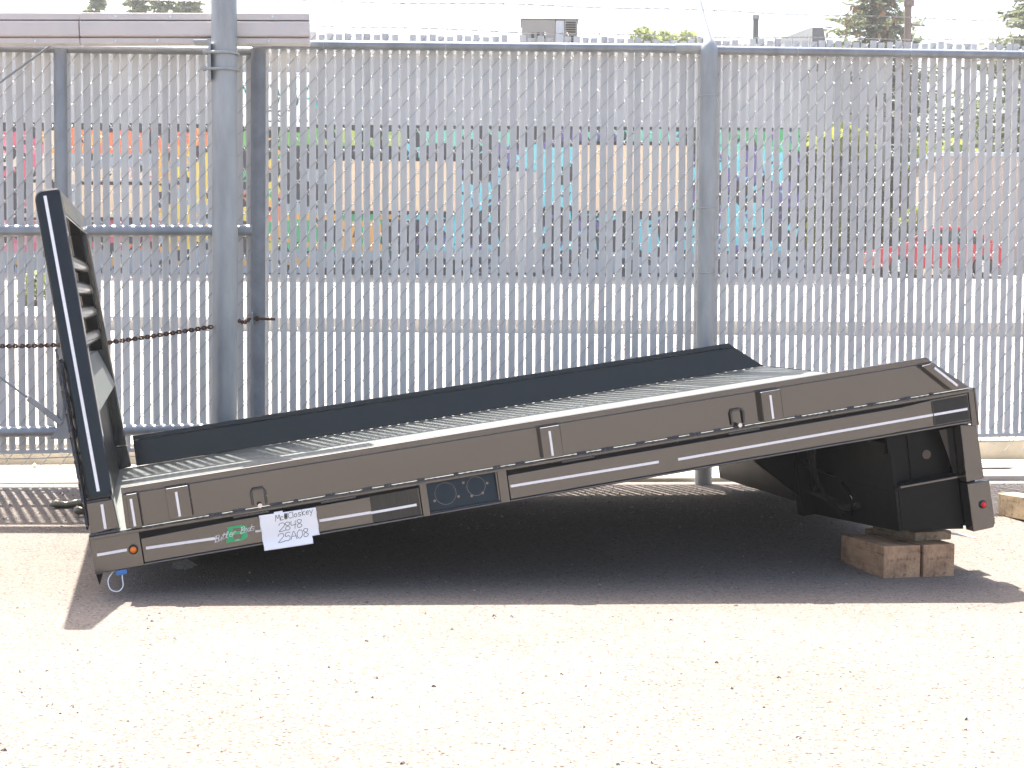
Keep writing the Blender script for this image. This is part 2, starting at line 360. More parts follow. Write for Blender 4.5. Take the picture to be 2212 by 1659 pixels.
# enclosed track: two covers butted at a seam, each with lips
def cover(s0,s1,dy):
    rot=Matrix.Rotation(-.026,4,'Y');T=Matrix.Translation((0,0,2.236))@rot
    o=MB().prism([(-.235+dy,.033),(-.20,.026),(-.14,.026),(-.14,.112),(-.20,.112),(-.235+dy,.103)],s0,s1,0,T).build('track_cover',M['alu'],gate,.006)
    MB().prism([(-.222+dy,.113),(-.14,.113),(-.14,.146),(-.222+dy,.146)],s0,s1,0,T).build('upper_lip',M['alu'],o,.003)
    MB().prism([(-.222+dy,-.002),(-.14,-.002),(-.14,.025),(-.222+dy,.025)],s0,s1,0,T).build('lower_lip',M['alu'],o,.003)
    k=s0+.12
    while k<s1:
        for zz in (.011,.128):
            if R_.random()<.8:
                q=T@Vector((k+R_.uniform(-.06,.06),-.222+dy,zz))
                MB().tube([q,q+Vector((0,-.006,0))],.006,8).build('bolt',M['chrome'],o)
        k+=.27
cover(-2.6,.435,.004);cover(.438,1.552,0)
# big latch post in front of the gate, clamp plate, U-bolts
LP=empty('gate_post',mat=frame(fpt(1.137,0,-.30),FD))
tag(LP,'thick galvanised steel post standing before the gate with bolted clamp plate','post')
lo=-.05
m_lean=Matrix.Rotation(rad(-.35),4,'Y')
MB().tube([(-.012,0,lo),(0,0,1.2),(-.004,0,3.3)],.0625,32).build('pipe',M['galv2'],LP)
cl=MB().prism([(-.075,2.07),(-.062,2.07),(-.062,2.245),(-.078,2.258),(-.145,2.255),(-.145,2.245),(-.084,2.245),(-.075,2.236)],-.06,.05).build('clamp_plate',M['galv2'],LP,.002)
for z in (2.197,2.118):
    MB().tube([(-.085,-.066,z),(-.03,-.066,z+.002)]+[(.067*math.cos(a),.067*math.sin(a),z+.003) for a in [rad(-110+20*k) for k in range(12)]]+[(-.085,.066,z)],.0075,8).build('u_bolt',M['galv2'],LP)
    MB().tube([(-.10,-.066,z),(-.085,-.066,z)],.013,6).build('nut',M['galv2'],LP)
# rusty chain and pin
def chain(name,pts,label):
    e=empty(name,pts[0]);tag(e,label,'chain')
    L=[];seg=.0155
    for a,c in zip(pts,pts[1:]):
        n=max(1,int((c-a).length/seg))
        L+=[(a+(c-a)*(i+.5)/n,(c-a).normalized()) for i in range(n)]
    me=[]
    for k in range(2):
        b=MB();b.tube([( .0125*math.cos(t),.0078*math.sin(t) if k else 0,0 if k else .0078*math.sin(t)) for t in [2*math.pi*i/10 for i in range(10)]],.0042,5,closed=True);me.append(b.mesh('link',M['rust']))
    for i,(p,d) in enumerate(L):
        p=p+Vector((0,0,-.012*math.sin(math.pi*i/len(L))))
        o=link('link',me[i%2],e,p-pts[0]);o.rotation_euler=d.to_track_quat('X','Z').to_euler()
    return e
chain('rusty_chain',[fpt(-.25,.762,-.16),fpt(.15,.775,-.19),fpt(.55,.795,-.25),fpt(1.075,.868,-.345)],'long rusty chain strung from the left to the thick gate post')
chain('rusty_chain',[fpt(1.2,.895,-.28),fpt(1.245,.905,-.17)],'short rusty chain end between the thick post and the gate upright')
pn=empty('chain_pin',fpt(1.30,.907,-.16));tag(pn,'rusty steel pin through a pale lug on the gate end upright','pin')
MB().tube([(-.055,0,0),(.075,.003,-.003)],.0065,8).build('rod',M['rust'],pn)
MB().box((-.04,-.032),(-.02,.05),(-.03,.032)).build('lug',M['galv'],pn,.002)
MB().tube([(-.022,0,0),(-.008,0,0)],.013,6).build('nut',M['rust'],pn)

# ------------------------------------------------------------------ flatbed truck body (built in its own frame: x to the tail, y away, z off the deck)
RB=((0.96456241,-0.22167762,-0.14310270),(0.21961830,0.97511737,-0.03023102),(0.14624347,-0.00226827,0.98924603))
OB=(-1.31257665,5.21094702,0.2135222)
BM=Matrix([list(RB[i])+[OB[i]] for i in range(3)]+[[0,0,0,1]])
bed=empty('flatbed_truck_body',mat=BM)
tag(bed,'glossy black steel flatbed truck body lying tilted on the ground with its tail on timbers','truck bed')
W=2.1
def bbox(name,x,y,z,m='black',par=None,bev=.003): return box(name,x,y,z,M[m],par or bed,bev)
def bprism(name,poly,y0,y1,m='black',par=None,bev=.003): return MB().prism(poly,y0,y1).build(name,M[m],par or bed,bev)
def stripe(p0,p1,y,wd=.0095,par=None,name='reflective_stripe',th=.0016):
    a=Vector((p0[0],p0[1]));c=Vector((p1[0],p1[1]));d=(c-a).normalized();n=Vector((-d.y,d.x))*wd/2
    return MB().prism([a+n,a-n,c-n,c+n],y-th,y).build(name,M['tape'],par or bed)
# deck with its raised lozenges
deck=bbox('deck',(-.125,3.195),(.004,W-.004),(-.010,0),'deck',None,0)
lug=MB()
def lugs(x0,x1,y0,y1):
    p=.031;j=0;y=y0
    while y<y1:
        i=0;x=x0
        while x<x1:
            a=rad(45 if (i+j)%2 else -45);c,s=math.cos(a),math.sin(a)
            L,w_,h=.0125,.0045,.00045
            P=lambda u,v,z:(x+u*c-v*s,y+u*s+v*c,z)
            lug.add([P(-L,0,.0003),P(0,-w_,.0003),P(L,0,.0003),P(0,w_,.0003),P(-L*.45,0,h),P(L*.45,0,h)],[(0,1,5,4),(1,2,5),(2,3,5),(3,0,4,5)])
            x+=p;i+=1
        y+=p;j+=1
lugs(-.11,3.19,.012,W-.008)
lo_=lug.build('tread_lugs',M['deck'],deck);tag(lo_,kind='stuff')
bbox('deck_edge',(-.125,3.195),(-.008,.0035),(-.014,-.002),'black',None,.002)
bbox('deck_edge',(-.125,3.195),(W-.0035,W+.008),(-.014,-.002),'black',None,.002)
# side rails
rail=[(0.0,.0028),(3.191,.0028),(3.046,.123),(.003,.123)]
lip=[(.003,.124),(3.045,.124),(3.02,.146),(.004,.146)]
nr=bprism('side_rail',rail,.0,.010);bprism('top_lip',lip,-.0045,.016,'black',nr,.003)
b=MB().prism([(x,z if z>.02 else .0022) for x,z in rail],W-.014,W);b.v=[(x,y+.12*z,z) for x,y,z in b.v];fr=b.build('side_rail',M['black2'],bed,.003)
b=MB().prism(lip,W-.020,W+.0005);b.v=[(x,y+.12*z,z) for x,y,z in b.v];b.build('top_lip',M['black2'],fr,.003)
# weld bead along the rail foot
def weld(name,x0,x1,y,z,par,r0=.0045,step=.009):
    n=int((x1-x0)/step);pts=[(x0+step*i,y,z+R_.uniform(-.0008,.0008)) for i in range(n)];
    return MB().tube(pts,[r0*(1.0 if i%2 else .72)*R_.uniform(.9,1.1) for i in range(n)],6).build(name,M['weld'],par)
for a,c in ((.06,.145),(.23,1.47),(1.556,2.32),(2.41,3.09)):
    weld('weld_bead',a,c,-.0075,-.0022,bed,.0052,.011)
    k=a+.05
    while k<c-.05:
        weld('weld_stitch',k,k+R_.uniform(.025,.06),-.003,.004,bed,.0042);k+=R_.uniform(.075,.16)
# stake pockets
for x0,x1,z0,z1 in ((.016,.056,.004,.123),(.148,.227,.012,.121),(1.475,1.552,.006,.120),(2.326,2.407,.006,.119)):
    p=bbox('stake_pocket',(x0,x1),(-.032,-.001),(z0,z1),'black',None,.004)
    xc=(x0+x1)/2;stripe((xc-.004,z1-.016),(xc-.004,z0+.008),-.0322,.008,p)
    weld('weld_bead',x0+.0,x1,-.003,z1+.001,p,.003,.006)
    MB().tube([(x1+.002,-.003,z0+.1*k*(z1-z0)) for k in range(11)],[.0026*(1.1 if k%2 else .8) for k in range(11)],6).build('weld_bead',M['weld'],p)
p=bprism('stake_pocket',[(2.985,.118),(3.026,.1225),(3.168,.008),(3.098,.008)],-.03,-.001,'black',None,.004)
stripe((3.036,.104),(3.122,.022),-.0302,.0085,p)
# tie-down loops with a bolt
for x0 in (.434,2.210):
    o=MB().tube([(x0,-.008,.012),(x0-.001,-.012,.055),(x0+.006,-.013,.068),(x0+.040,-.013,.068),(x0+.047,-.012,.056),(x0+.046,-.008,.012)],.0042,8).build('tie_down_loop',M['weld'],bed)
    MB().tube([(x0+.022,-.018,.010),(x0+.022,-.030,.010)],.0085,6).build('bolt',M['chrome'],o)
# skirt: end plates, upper strip, lower strip, inset panels over a dark backing
bbox('skirt_backing',(-.12,1.04),(.016,.022),(-.128,-.014),'dark',None,0);bbox('skirt_backing',(1.31,3.195),(.016,.022),(-.128,-.014),'dark',None,0)
bbox('skirt_end',(-.125,.040),(0,.012),(-.132,-.003))
bbox('skirt_divider',(1.019,1.045),(0,.012),(-.132,-.004))
bbox('skirt_divider',(1.305,1.339),(0,.012),(-.132,-.004))
bbox('skirt_end',(3.181,3.205),(0,.012),(-.147,-.003))
def band(x0,x1):
    o=bprism('skirt_foot',[(x0,-.132),(x1,-.132),(x1,-.1235),(x0,-.1235)],0,.012)
    return o
band(.0405,1.0185);band(1.0455,1.3045);band(1.3395,3.1805)
bbox('rub_strip',(.0405,1.0185),(.010,.015),(-.036,-.006),'black_in',None,.001)
bbox('rub_strip',(1.3395,3.1805),(.010,.015),(-.036,-.006),'black_in',None,.001)
MB().tube([(.06,.002,-.0125),(1.01,.002,-.0125)],.0055,10).build('rub_rod',M['weld'],bed)
MB().tube([(1.35,.002,-.0125),(3.09,.002,-.0125)],.0055,10).build('rub_rod',M['weld'],bed)
p1=bprism('skirt_panel',[(.0435,-.1215),(1.0155,-.1215),(1.0155,-.024),(.80,-.028),(.35,-.030),(.0435,-.038)],.0012,.010,'black',None,.0015)
p2=bprism('skirt_panel',[(1.3425,-.1215),(3.1775,-.1215),(3.1775,-.016),(3.03,-.020),(2.9,-.029),(1.62,-.031),(1.3425,-.034)],.0012,.010,'black',None,.0015)
for x0 in (.36,.665,1.545,2.19):
    bbox('spacer_tab',(x0,x0+.125),(-.010,.004),(-.0215,-.013),'weld',None,.002)
for x0 in (.60,1.56,2.19,2.86):
    bbox('drain_slot',(x0,x0+.13),(-.001,.004),(-.1235,-.1195),'dark',p1 if x0<1 else p2,0)
bbox('film_patch',(.838,1.012),(-.0002,.0008),(-.120,-.026),'film',p1,0)
bbox('film_patch',(3.03,3.174),(-.0002,.0008),(-.118,-.024),'film_dark',p2,0)
bbox('tape_seam',(3.022,3.029),(-.0012,.0008),(-.119,-.026),'film',p2,0)
# long reflective tape
for a,c in (((-.108,-.068),(-.008,-.0675)),):stripe(a,c,-.0006,.0092)
stripe((.055,-.073),(.290,-.080),.0006,.0092,p1);stripe((.652,-.081),(.836,-.0825),.0006,.0092,p1);stripe((.836,-.084),(1.0,-.083),-.0006,.0088,p1)
stripe((.428,-.080),(.47,-.081),.0006,.006,p1)
stripe((1.347,-.0745),(1.911,-.078),.0006,.0092,p2);stripe((1.986,-.081),(3.026,-.0775),.0006,.0092,p2);stripe((3.026,-.0775),(3.168,-.077),-.0013,.0092,p2)
# marker lights
def marker(x,z,y,lens,name):
    e=MB().tube([(x,y+.002,z),(x,y-.006,z),(x,y-.010,z)],[.0165,.0165,.0125],20).build(name,M['rubber'],bed)
    MB().tube([(x,y-.008,z),(x,y-.014,z),(x,y-.017,z)],[.0115,.0105,.004],16).build('lens',M[lens],e)
marker(.013,-.070,-.0005,'orange','marker_lamp');marker(3.186,-.455,-.0005,'red','marker_lamp')
# recessed lamp box
lb=bprism('lamp_box',[(1.0455,-.1225),(1.3045,-.1225),(1.3045,-.118),(1.0455,-.118)],.001,.045)
MB().prism([(.030,-.010),(.034,-.010),(.016,-.1175),(.012,-.1175)],1.0465,1.3035,0).build('back_plate',M['black2'],lb,.001)
bbox('box_side',(1.2985,1.3045),(.004,.04),(-.118,-.008),'black',lb,.001);bbox('box_top',(1.0455,1.298),(.004,.045),(-.010,-.005),'black_in',lb,.001)
def onplate(x,z,e=.0): return Vector((x,.030-(.018)*((-.010-z)/.1075)-e,z))
for cx,cz,r in ((1.112,-.064,.0385),(1.226,-.056,.0335)):
    MB().tube([onplate(cx+r*math.cos(t),cz+r*math.sin(t),.0005) for t in [2*math.pi*i/40 for i in range(40)]],.0009,5,closed=True).build('knockout_ring',mat('ring_edge',(.22,.21,.19),.4),lb)
for hx,hz in ((1.069,-.083),(1.157,-.082),(1.182,-.037),(1.204,-.088),(1.246,-.084),(1.268,-.052)):
    q=onplate(hx,hz);MB().tube([q+Vector((0,-.0012,0)),q+Vector((0,.0,0))],.0048,12).build('hole',mat('hole_edge',(.30,.22,.17),.6),lb)
# headboard
LEAN=.0185
def hx(x,z): return x-LEAN*max(0,(z-.1))
def hpoly(x0,x1,z0,z1,rtop=0):
    pts=[(hx(x0,z0),z0),(hx(x1,z0),z0)]
    if rtop:
        for k in range(9):
            a=k*math.pi/16;pts.append((hx(x1-rtop*.4+rtop*.4*math.cos(a),z1),z1-rtop*.4+rtop*.4*math.sin(a)))
        for k in range(9):
            a=math.pi/2+k*math.pi/16;pts.append((hx(x0+rtop+rtop*math.cos(a),z1),z1-rtop+rtop*math.sin(a)))
    else: pts+=[(hx(x1,z1),z1),(hx(x0,z1),z1)]
    return pts
YL=.15
def yin(z): return YL*max(0,(z-.117))/1.055
def leaned(name,poly,y0,y1,m='black',par=None,bev=.004,side=1,n=1):
    b=MB().prism(poly,y0,y1)
    b.v=[(x,(y+yin(z)) if side>0 else (y-yin(z)),z) for x,y,z in b.v]
    return b.build(name,M[m],par or bed,bev,3)
hb=leaned('headboard_post',hpoly(-.113,-.026,.117,1.188,.034),0,.10,'black2',None,.012)
b=MB();b.prism([(-.1030,1.166),(-.0925,1.166),(-.0655,.146),(-.0760,.146)],-.0020,-.0003);b.v=[(x,y+yin(z),z) for x,y,z in b.v];b.build('reflective_stripe',M['tape'],hb)
leaned('headboard_post',hpoly(-.113,-.026,.117,1.188,.030),W-.10,W,'black',None,.006,-1)
ft=bprism('post_foot',[(-.118,.003),(-.020,.012),(-.026,.114),(-.115,.114)],-.004,.10,'black',None,.004)
stripe((-.066,.101),(-.067,.016),-.0045,.009,ft)
bprism('post_foot',[(-.118,.003),(-.020,.012),(-.026,.114),(-.115,.114)],W-.10,W+.004,'black',None,.004)
weld('weld_bead',-.12,-.018,-.006,.003,bed,.006,.010);weld('weld_bead',-.113,-.03,-.004,.116,bed,.004,.008)
bprism('headboard_top_rail',hpoly(-.113,-.026,1.10,1.188,.030),.238,W-.238,'black',None,.006)
bprism('headboard_mid_rail',[(-.118,.44),(-.060,.40),(-.030,.405),(-.085,.575),(-.118,.575)],.150,W-.150,'deck',None,.003)
bprism('headboard_panel',[(-.090,.004),(-.075,.004),(-.080,.40),(-.095,.40)],.112,W-.112,'black_in',None,.001)
for sd in (1,-1):
    leaned('window_stile',[(-.112,.576),(-.060,.576),(-.070,1.0995),(-.116,1.0995)],*((.101,.135) if sd>0 else (W-.135,W-.101)),'black_in',None,.003,sd)
for k,z in enumerate((.648,.752,.852,.952)):
    y0=.14+yin(z);b=MB();b.tube([(hx(-.075,z),y0+(W-2*y0)*i/6,z) for i in range(7)],.031,14);b.build('headboard_bar',M['black'],bed)
# expanded metal guard on the outside of the headboard
b=MB()
for k in range(-14,54):
    for sg in (1,-1):
        y0=.03+.04*k;pts=[]
        za,zb_=.02,.60
        if sg>0: q0,q1=(y0,za),(y0+.29,zb_)
        else: q0,q1=(y0+.29,za),(y0,zb_)
        def clip(q0,q1):
            (a,za),(c,zc)=q0,q1
            if a==c:return None
            t0,t1=0,1
            for lim,sgn in ((.0,1),(2.1,-1)):
                f0=(a-lim)*sgn;f1=(c-lim)*sgn
                if f0<0 and f1<0:return None
                if f0<0:t0=max(t0,f0/(f0-f1))
                if f1<0:t1=min(t1,f0/(f0-f1))
            if t0>=t1:return None
            return (a+(c-a)*t0,za+(zc-za)*t0),(a+(c-a)*t1,za+(zc-za)*t1)
        cc=clip(q0,q1)
        if cc: b.tube([(hx(-.128,cc[0][1]),cc[0][0],cc[0][1]),(hx(-.128,cc[1][1]),cc[1][0],cc[1][1])],.0042,4,False)
eg=b.build('guard_mesh',M['weld'],bed);tag(eg,kind='stuff')
MB().tube([(hx(-.124,.03+.012*i),.012+.006*(i%2),.03+.012*i) for i in range(52)],[.0055 if i%2 else .003 for i in range(52)],6).build('weld_bead',M['weld'],bed)
# frame under the deck
for y0 in (.56,1.44): bbox('frame_rail',(.02,2.84),(y0,y0+.08),(-.158,-.0105),'black_in',None,.004)
for x0 in (.02,.55,1.05,1.60,2.15,2.70): bbox('cross_member',(x0,x0+.05),(.03,W-.03),(-.10,-.0105),'black_in',None,.003)
bbox('front_sill',(.09,.15),(.50,W-.50),(-.208,-.0105),'black_in',None,.004)
bbox('skirt_far',(-.125,3.2),(W-.012,W),(-.132,-.016),'black',None,.003)
# tail: rear apron with corner plates, step box, hitch plate and hoses
def rearcorner(y0,y1):
    a=bprism('apron_corner',[(3.132,-.1335),(3.2,-.1475),(3.207,-.356),(3.131,-.358)],y0,y1,'black',None,.003)
    c=bprism('apron_corner',[(3.131,-.364),(3.226,-.364),(3.231,-.535),(3.222,-.553),(3.135,-.555)],y0-.003,y1+.003,'black',None,.004)
    return a
rearcorner(.0,.055);rearcorner(W-.055,W)
bbox('deck_end_plate',(3.2055,3.212),(.0,W),(-.147,.0),'black',None,.002)
bbox('rear_apron',(3.16,3.20),(.0585,W-.0585),(-.54,-.02),'black',None,.004)
# step box between the corners: front plate with cut-outs, floor, near side plate, ledge
bprism('step_box_side',[(2.872,-.345),(3.129,-.345),(3.129,-.551),(2.872,-.512)],.062,.074,'black_in',None,.002)
bprism('step_box_side',[(2.872,-.345),(3.129,-.345),(3.129,-.551),(2.872,-.512)],W-.074,W-.062,'black',None,.002)
bbox('step_ledge',(2.86,3.129),(.040,W-.040),(-.344,-.334),'black_in',None,.002);bbox('ledge_trim',(2.872,3.129),(.036,.0395),(-.344,-.336),'black',None,.001)
bprism('step_floor',[(2.873,-.508),(3.158,-.545),(3.158,-.535),(2.873,-.498)],.076,W-.076,'black_in',None,.002)
MB().prism([(.062,-.515),(.93,-.56),(.93,-.36),(.062,-.36)],2.858,2.871,0).build('step_front_plate',M['black_in'],bed,.002)
MB().prism([(.062,-.36),(.062,-.215),(.13,-.215),(.13,-.175),(.33,-.175),(.33,-.135),(.93,-.135),(.93,-.31),(.60,-.355),(.60,-.36)],2.858,2.8709,0).build('step_front_upper',M['black_in'],bed,.001)
bbox('tail_inner_wall',(2.90,3.157),(.42,.43),(-.333,-.13),'black_in',None,.001)
bbox('step_front_plate',(2.858,2.871),(1.09,W-.062),(-.525,-.36),'black_in',None,.002)
bbox('hitch_post',(2.80,2.857),(.86,.92),(-.555,-.135),'black_in',None,.003)
bprism('hitch_gusset',[(2.50,-.16),(2.80,-.16),(2.80,-.47)],.88,.90,'black_in',None,.002)
bprism('inner_plate',[(2.875,-.135),(3.128,-.135),(3.128,-.333),(2.875,-.333)],.115,.122,'black_in',None,.002)
bprism('inner_rib',[(2.96,-.14),(2.985,-.14),(2.972,-.333),(2.957,-.333)],.108,.1148,'black_in',None,.001)
MB().tube([(3.035,.1148,-.245),(3.035,.111,-.245)],.018,20).build('lamp_hole',mat('hole_light',(.13,.10,.08),.6),bed)
bprism('corner_web',[(3.07,-.150),(3.129,-.150),(3.129,-.332),(3.115,-.332)],.058,.066,'black2',None,.001)
# splash plate hanging at the far side
bprism('splash_plate',[(2.86,-.135),(3.20,-.135),(3.15,-.645),(2.955,-.445)],1.62,1.63,'dusty_lit',None,.002)
def hose(pts,r,m='rubber',name='hose'):
    P=[Vector(p) for p in pts];out=[]
    for i in range(len(P)-1):
        p0=P[max(i-1,0)];p1=P[i];p2=P[i+1];p3=P[min(i+2,len(P)-1)]
        for k in range(6):
            t=k/6;out.append(.5*((2*p1)+(p2-p0)*t+(2*p0-5*p1+4*p2-p3)*t*t+(-p0+3*p1-3*p2+p3)*t**3))
    out.append(P[-1]);return MB().tube(out,r,8).build(name,M[m],bed)
hose([(2.84,.80,-.33),(2.82,.98,-.335),(2.80,1.07,-.37),(2.82,1.0,-.41),(2.84,.84,-.445),(2.84,.62,-.46),(2.845,.5,-.475),(2.845,.38,-.45)],.013)
hose([(2.80,.68,-.14),(2.78,.66,-.30),(2.80,.58,-.43),(2.82,.48,-.50)],.009)
hose([(2.80,.60,-.14),(2.76,.57,-.26),(2.78,.62,-.38),(2.80,.70,-.42)],.007)
hose([(2.82,.46,-.36),(2.83,.40,-.42),(2.84,.45,-.50)],.006,'black')
# steel points sticking out at the front
def spear(a,c,r):
    a=BM.inverted()@a;c=BM.inverted()@c
    MB().tube([a,a+(c-a)*.45+Vector((0,0,.006)),a+(c-a)*.7+Vector((0,0,-.002)),a+(c-a)*.88+Vector((0,0,.005)),c],[r,r*1.15,r*.9,r*1.2,r*.25],10).build('front_point',mat('worn_steel',(.16,.145,.11),.3,.8),bed)
spear(at(225,1086,7.05),at(106,1091,7.0),.017);spear(at(225,1098,6.85),at(158,1105,6.8),.018)
# bracket and wiring under the front corner
bprism('corner_bracket',[(-.122,-.134),(-.098,-.134),(-.110,-.160),(-.116,-.172)],.002,.010,'black_in',None,.001)
hose([(-.062,.02,-.134),(-.085,.0,-.158),(-.082,-.01,-.190),(-.058,-.01,-.202),(-.040,-.005,-.188),(-.038,.0,-.160),(-.036,.01,-.146)],.0022,'tape','wire')
o=bbox('wire_connector',(-.055,-.020),(-.002,.016),(-.150,-.133),'black_in',None,.003);o.data.materials[0]=mat('blue_plastic',(.06,.20,.50),.4)

# lettering -------------------------------------------------------------------
GL={'2':[[(0,.75),(.15,1),(.6,1),(.7,.7),(.3,.3),(0,0),(.8,.05)]],
'8':[[(.6,.9),(.3,1),(.05,.8),(.3,.55),(.65,.25),(.4,0),(.1,.1),(.15,.4),(.55,.65),(.62,.9)]],
'4':[[(.08,1),(.03,.52),(.3,.47),(.72,.52)],[(.58,.98),(.5,0)]],
'5':[[(.75,1),(.2,.95),(.15,.55),(.55,.6),(.7,.3),(.45,.02),(0,.08)]],
'A':[[(0,0),(.4,1),(.75,0)],[(.1,.4),(.68,.38)]],
'0':[[(.35,1),(.05,.65),(.1,.15),(.4,0),(.7,.35),(.65,.85),(.35,1)]],
'M':[[(0,0),(.12,1),(.38,.4),(.68,1),(.78,0)]],
'c':[[(.5,.5),(.2,.58),(.02,.3),(.15,.02),(.5,.08)]],
'C':[[(.65,.9),(.25,.95),(.02,.5),(.2,.05),(.65,.1)]],
'l':[[(.15,1),(.12,0)]],
'o':[[(.25,.6),(.02,.3),(.2,0),(.48,.25),(.4,.55),(.25,.6)]],
's':[[(.5,.55),(.15,.6),(.1,.38),(.45,.22),(.35,0),(0,.05)]],
'm':[[(0,0),(.02,.6),(.05,.45),(.25,.6),(.3,0)],[(.3,.45),(.5,.6),(.55,0)]],
'k':[[(.05,1),(.08,0)],[(.5,.7),(.1,.35),(.5,0)]],
'e':[[(.05,.3),(.45,.35),(.35,.6),(.08,.45),(.12,.05),(.5,.05)]],
'y':[[(0,.6),(.2,.15)],[(.5,.6),(.1,-.4)]],
'B':[[(.15,.95),(.08,0)],[(0,.9),(.45,1),(.6,.78),(.2,.52),(.6,.4),(.5,.05),(.0,.0)]],
'u':[[(.02,.55),(-.02,.12),(.12,0),(.34,.15),(.45,.55),(.42,.1),(.55,.02)]],
't':[[(.22,.95),(.12,.1),(.35,.05)],[(-.05,.66),(.5,.72)]],
'L':[[(.0,.05),(.32,.75),(.25,1),(.1,.7),(.15,.1),(.4,.05)]],
'r':[[(.02,0),(.1,.55),(.12,.35),(.3,.56),(.44,.5)]],
'd':[[(.45,.5),(.1,.5),(.05,.1),(.35,.1),(.6,1),(.45,.1),(.6,.05)]],
'Y':[[(0,1),(.35,.5),(.7,1)],[(.35,.5),(.35,0)]],
'O':[[(.4,1),(.1,.85),(0,.5),(.1,.15),(.4,0),(.7,.15),(.8,.5),(.7,.85),(.4,1)]],
'G':[[(.7,.85),(.4,1),(.1,.85),(0,.5),(.1,.15),(.4,0),(.72,.12),(.74,.48),(.45,.48)]],
'S':[[(.6,.88),(.3,1),(.05,.8),(.2,.56),(.5,.44),(.6,.2),(.3,0),(0,.12)]],
'T':[[(0,1),(.7,1)],[(.35,1),(.35,0)]],'D':[[(.05,0),(.05,1),(.4,.95),(.65,.5),(.4,.05),(.05,0)]],'I':[[(.1,0),(.1,1)]],'#':[[(0,.1),(.1,1),(.15,0),(.25,1),(.3,0),(.42,.95),(.45,.05),(.55,1)]]}
def smooth_line(P,k=4):
    P=[Vector(p) for p in P]
    if len(P)<3:return P
    out=[]
    for i in range(len(P)-1):
        p0=P[max(i-1,0)];p1=P[i];p2=P[i+1];p3=P[min(i+2,len(P)-1)]
        for j in range(k):
            t=j/k;out.append(.5*((2*p1)+(p2-p0)*t+(2*p0-5*p1+4*p2-p3)*t*t+(-p0+3*p1-3*p2+p3)*t**3))
    return out+[P[-1]]
def lettering(name,text,x,z,h,adv,width,m,parent,surf,rise=0,slant=0,scale_x=1,th=.0004):
    """flat pen strokes; surf(x,z) gives the point of the surface"""
    b=MB()
    for ch in text:
        if ch!=' ':
            for ln in GL[ch]:
                pts=smooth_line([(x+(px*scale_x+slant*pz)*h,z+pz*h) for px,pz in ln])
                for i in range(len(pts)-1):
                    a,c=pts[i],pts[i+1];d=c-a
                    if d.length<1e-7:continue
                    d.normalize();n=Vector((-d.y,d.x))*width/2;e=d*width*.35
                    q=[surf(*(a+n-e)),surf(*(a-n-e)),surf(*(c-n+e)),surf(*(c+n+e))]
                    b.add(q,[(0,1,2,3)])
        x+=adv*(.45 if ch in 'lI' else .7 if ch==' ' else 1.25 if ch=='M' else 1)*h;z+=rise*adv*h
    return b.build(name,m,parent)
psurf=lambda y:(lambda x,z:(x,y,z))
# maker's mark on the skirt
Bp=[(.334,-.049),(.386,-.049),(.400,-.054),(.404,-.063),(.398,-.071),(.391,-.074),(.399,-.080),(.4005,-.090),(.393,-.099),(.380,-.102),(.326,-.102)]
Bi1=[(.352,-.0565),(.378,-.0565),(.383,-.0615),(.380,-.068),(.351,-.068)];Bi2=[(.350,-.078),(.376,-.078),(.381,-.085),(.376,-.0925),(.348,-.0925)]
lg=empty('maker_mark',(0,0,0));lg.parent=bed;lg.location=(0,0,0)
def bpart(poly): MB().prism(poly,-.0010,.0008).build('letter_block',M['green'],lg)
bpart([(.334,-.049),(.386,-.049),(.399,-.0535),(.380,-.0565),(.336,-.0565)])
bpart([(.3365,-.0570),(.352,-.0570),(.3475,-.0945),(.327,-.0945)])
bpart([(.326,-.095),(.379,-.095),(.393,-.099),(.380,-.102),(.325,-.102)])
bpart([(.3995,-.0538),(.4045,-.063),(.399,-.0705),(.391,-.0735),(.380,-.068),(.384,-.0615),(.3805,-.0568)])
bpart([(.3905,-.0740),(.399,-.080),(.401,-.090),(.3935,-.0985),(.3795,-.0947),(.382,-.086),(.377,-.0785)])
bpart([(.352,-.0685),(.3795,-.0685),(.3900,-.0738),(.3765,-.078),(.3505,-.078)])
lettering('script','ButLer',.286,-.0930,.0225,.56,.0021,M['tape'],lg,psurf(-.0016),.20,.28)
lettering('script','Beds',.376,-.078,.0215,.58,.0021,M['tape'],lg,psurf(-.0016),.10,.28)
lettering('small_print','com',.3555,-.1005,.0065,.75,.0008,M['tape'],lg,psurf(-.0016))

# paper note taped to the skirt
note=empty('paper_note',mat=BM)
tag(note,'white handwritten paper note hanging on the black skirt beside the green letter','paper')
def nsurf(x,z,e=0):
    c=.0 if z>-.10 else (z+.10)**2*6
    return (x,-.0135-.004*math.sin((x-.44)*14)-c*1.2-e,z)
cols=[.447+.0055*i for i in range(37)];rows=[-.0255-.0061*j for j in range(21)]
b=MB();idx={}
for j,z in enumerate(rows):
    for i,x in enumerate(cols):
        idx[i,j]=len(b.v);zz=z-.006*(i/36)*(1 if z>-.05 else .6);b.v.append(nsurf(x+.001*math.sin(j*.8),zz+.0015*(1-j/20)*i/36))
for j in range(20):
    for i in range(36):
        if i>=31 and j>=16:continue
        b.f.append((idx[i,j],idx[i+1,j],idx[i+1,j+1],idx[i,j+1]));b.sm.append(True)
sheet=b.build('sheet',M['white'],note);sm_=sheet.modifiers.new('thick','SOLIDIFY');sm_.thickness=.0005
ns=lambda x,z:nsurf(x,z,.0008)
lettering('handwriting','Mc#Closkey',.501,-.0545,.021,.66,.0017,M['ink'],note,ns,.05,.05)
lettering('handwriting','2848',.508,-.0925,.028,.74,.0017,M['ink'],note,ns,.05,.08)
lettering('handwriting','25A08',.500,-.129,.028,.78,.0017,M['ink'],note,ns,.05,.08)
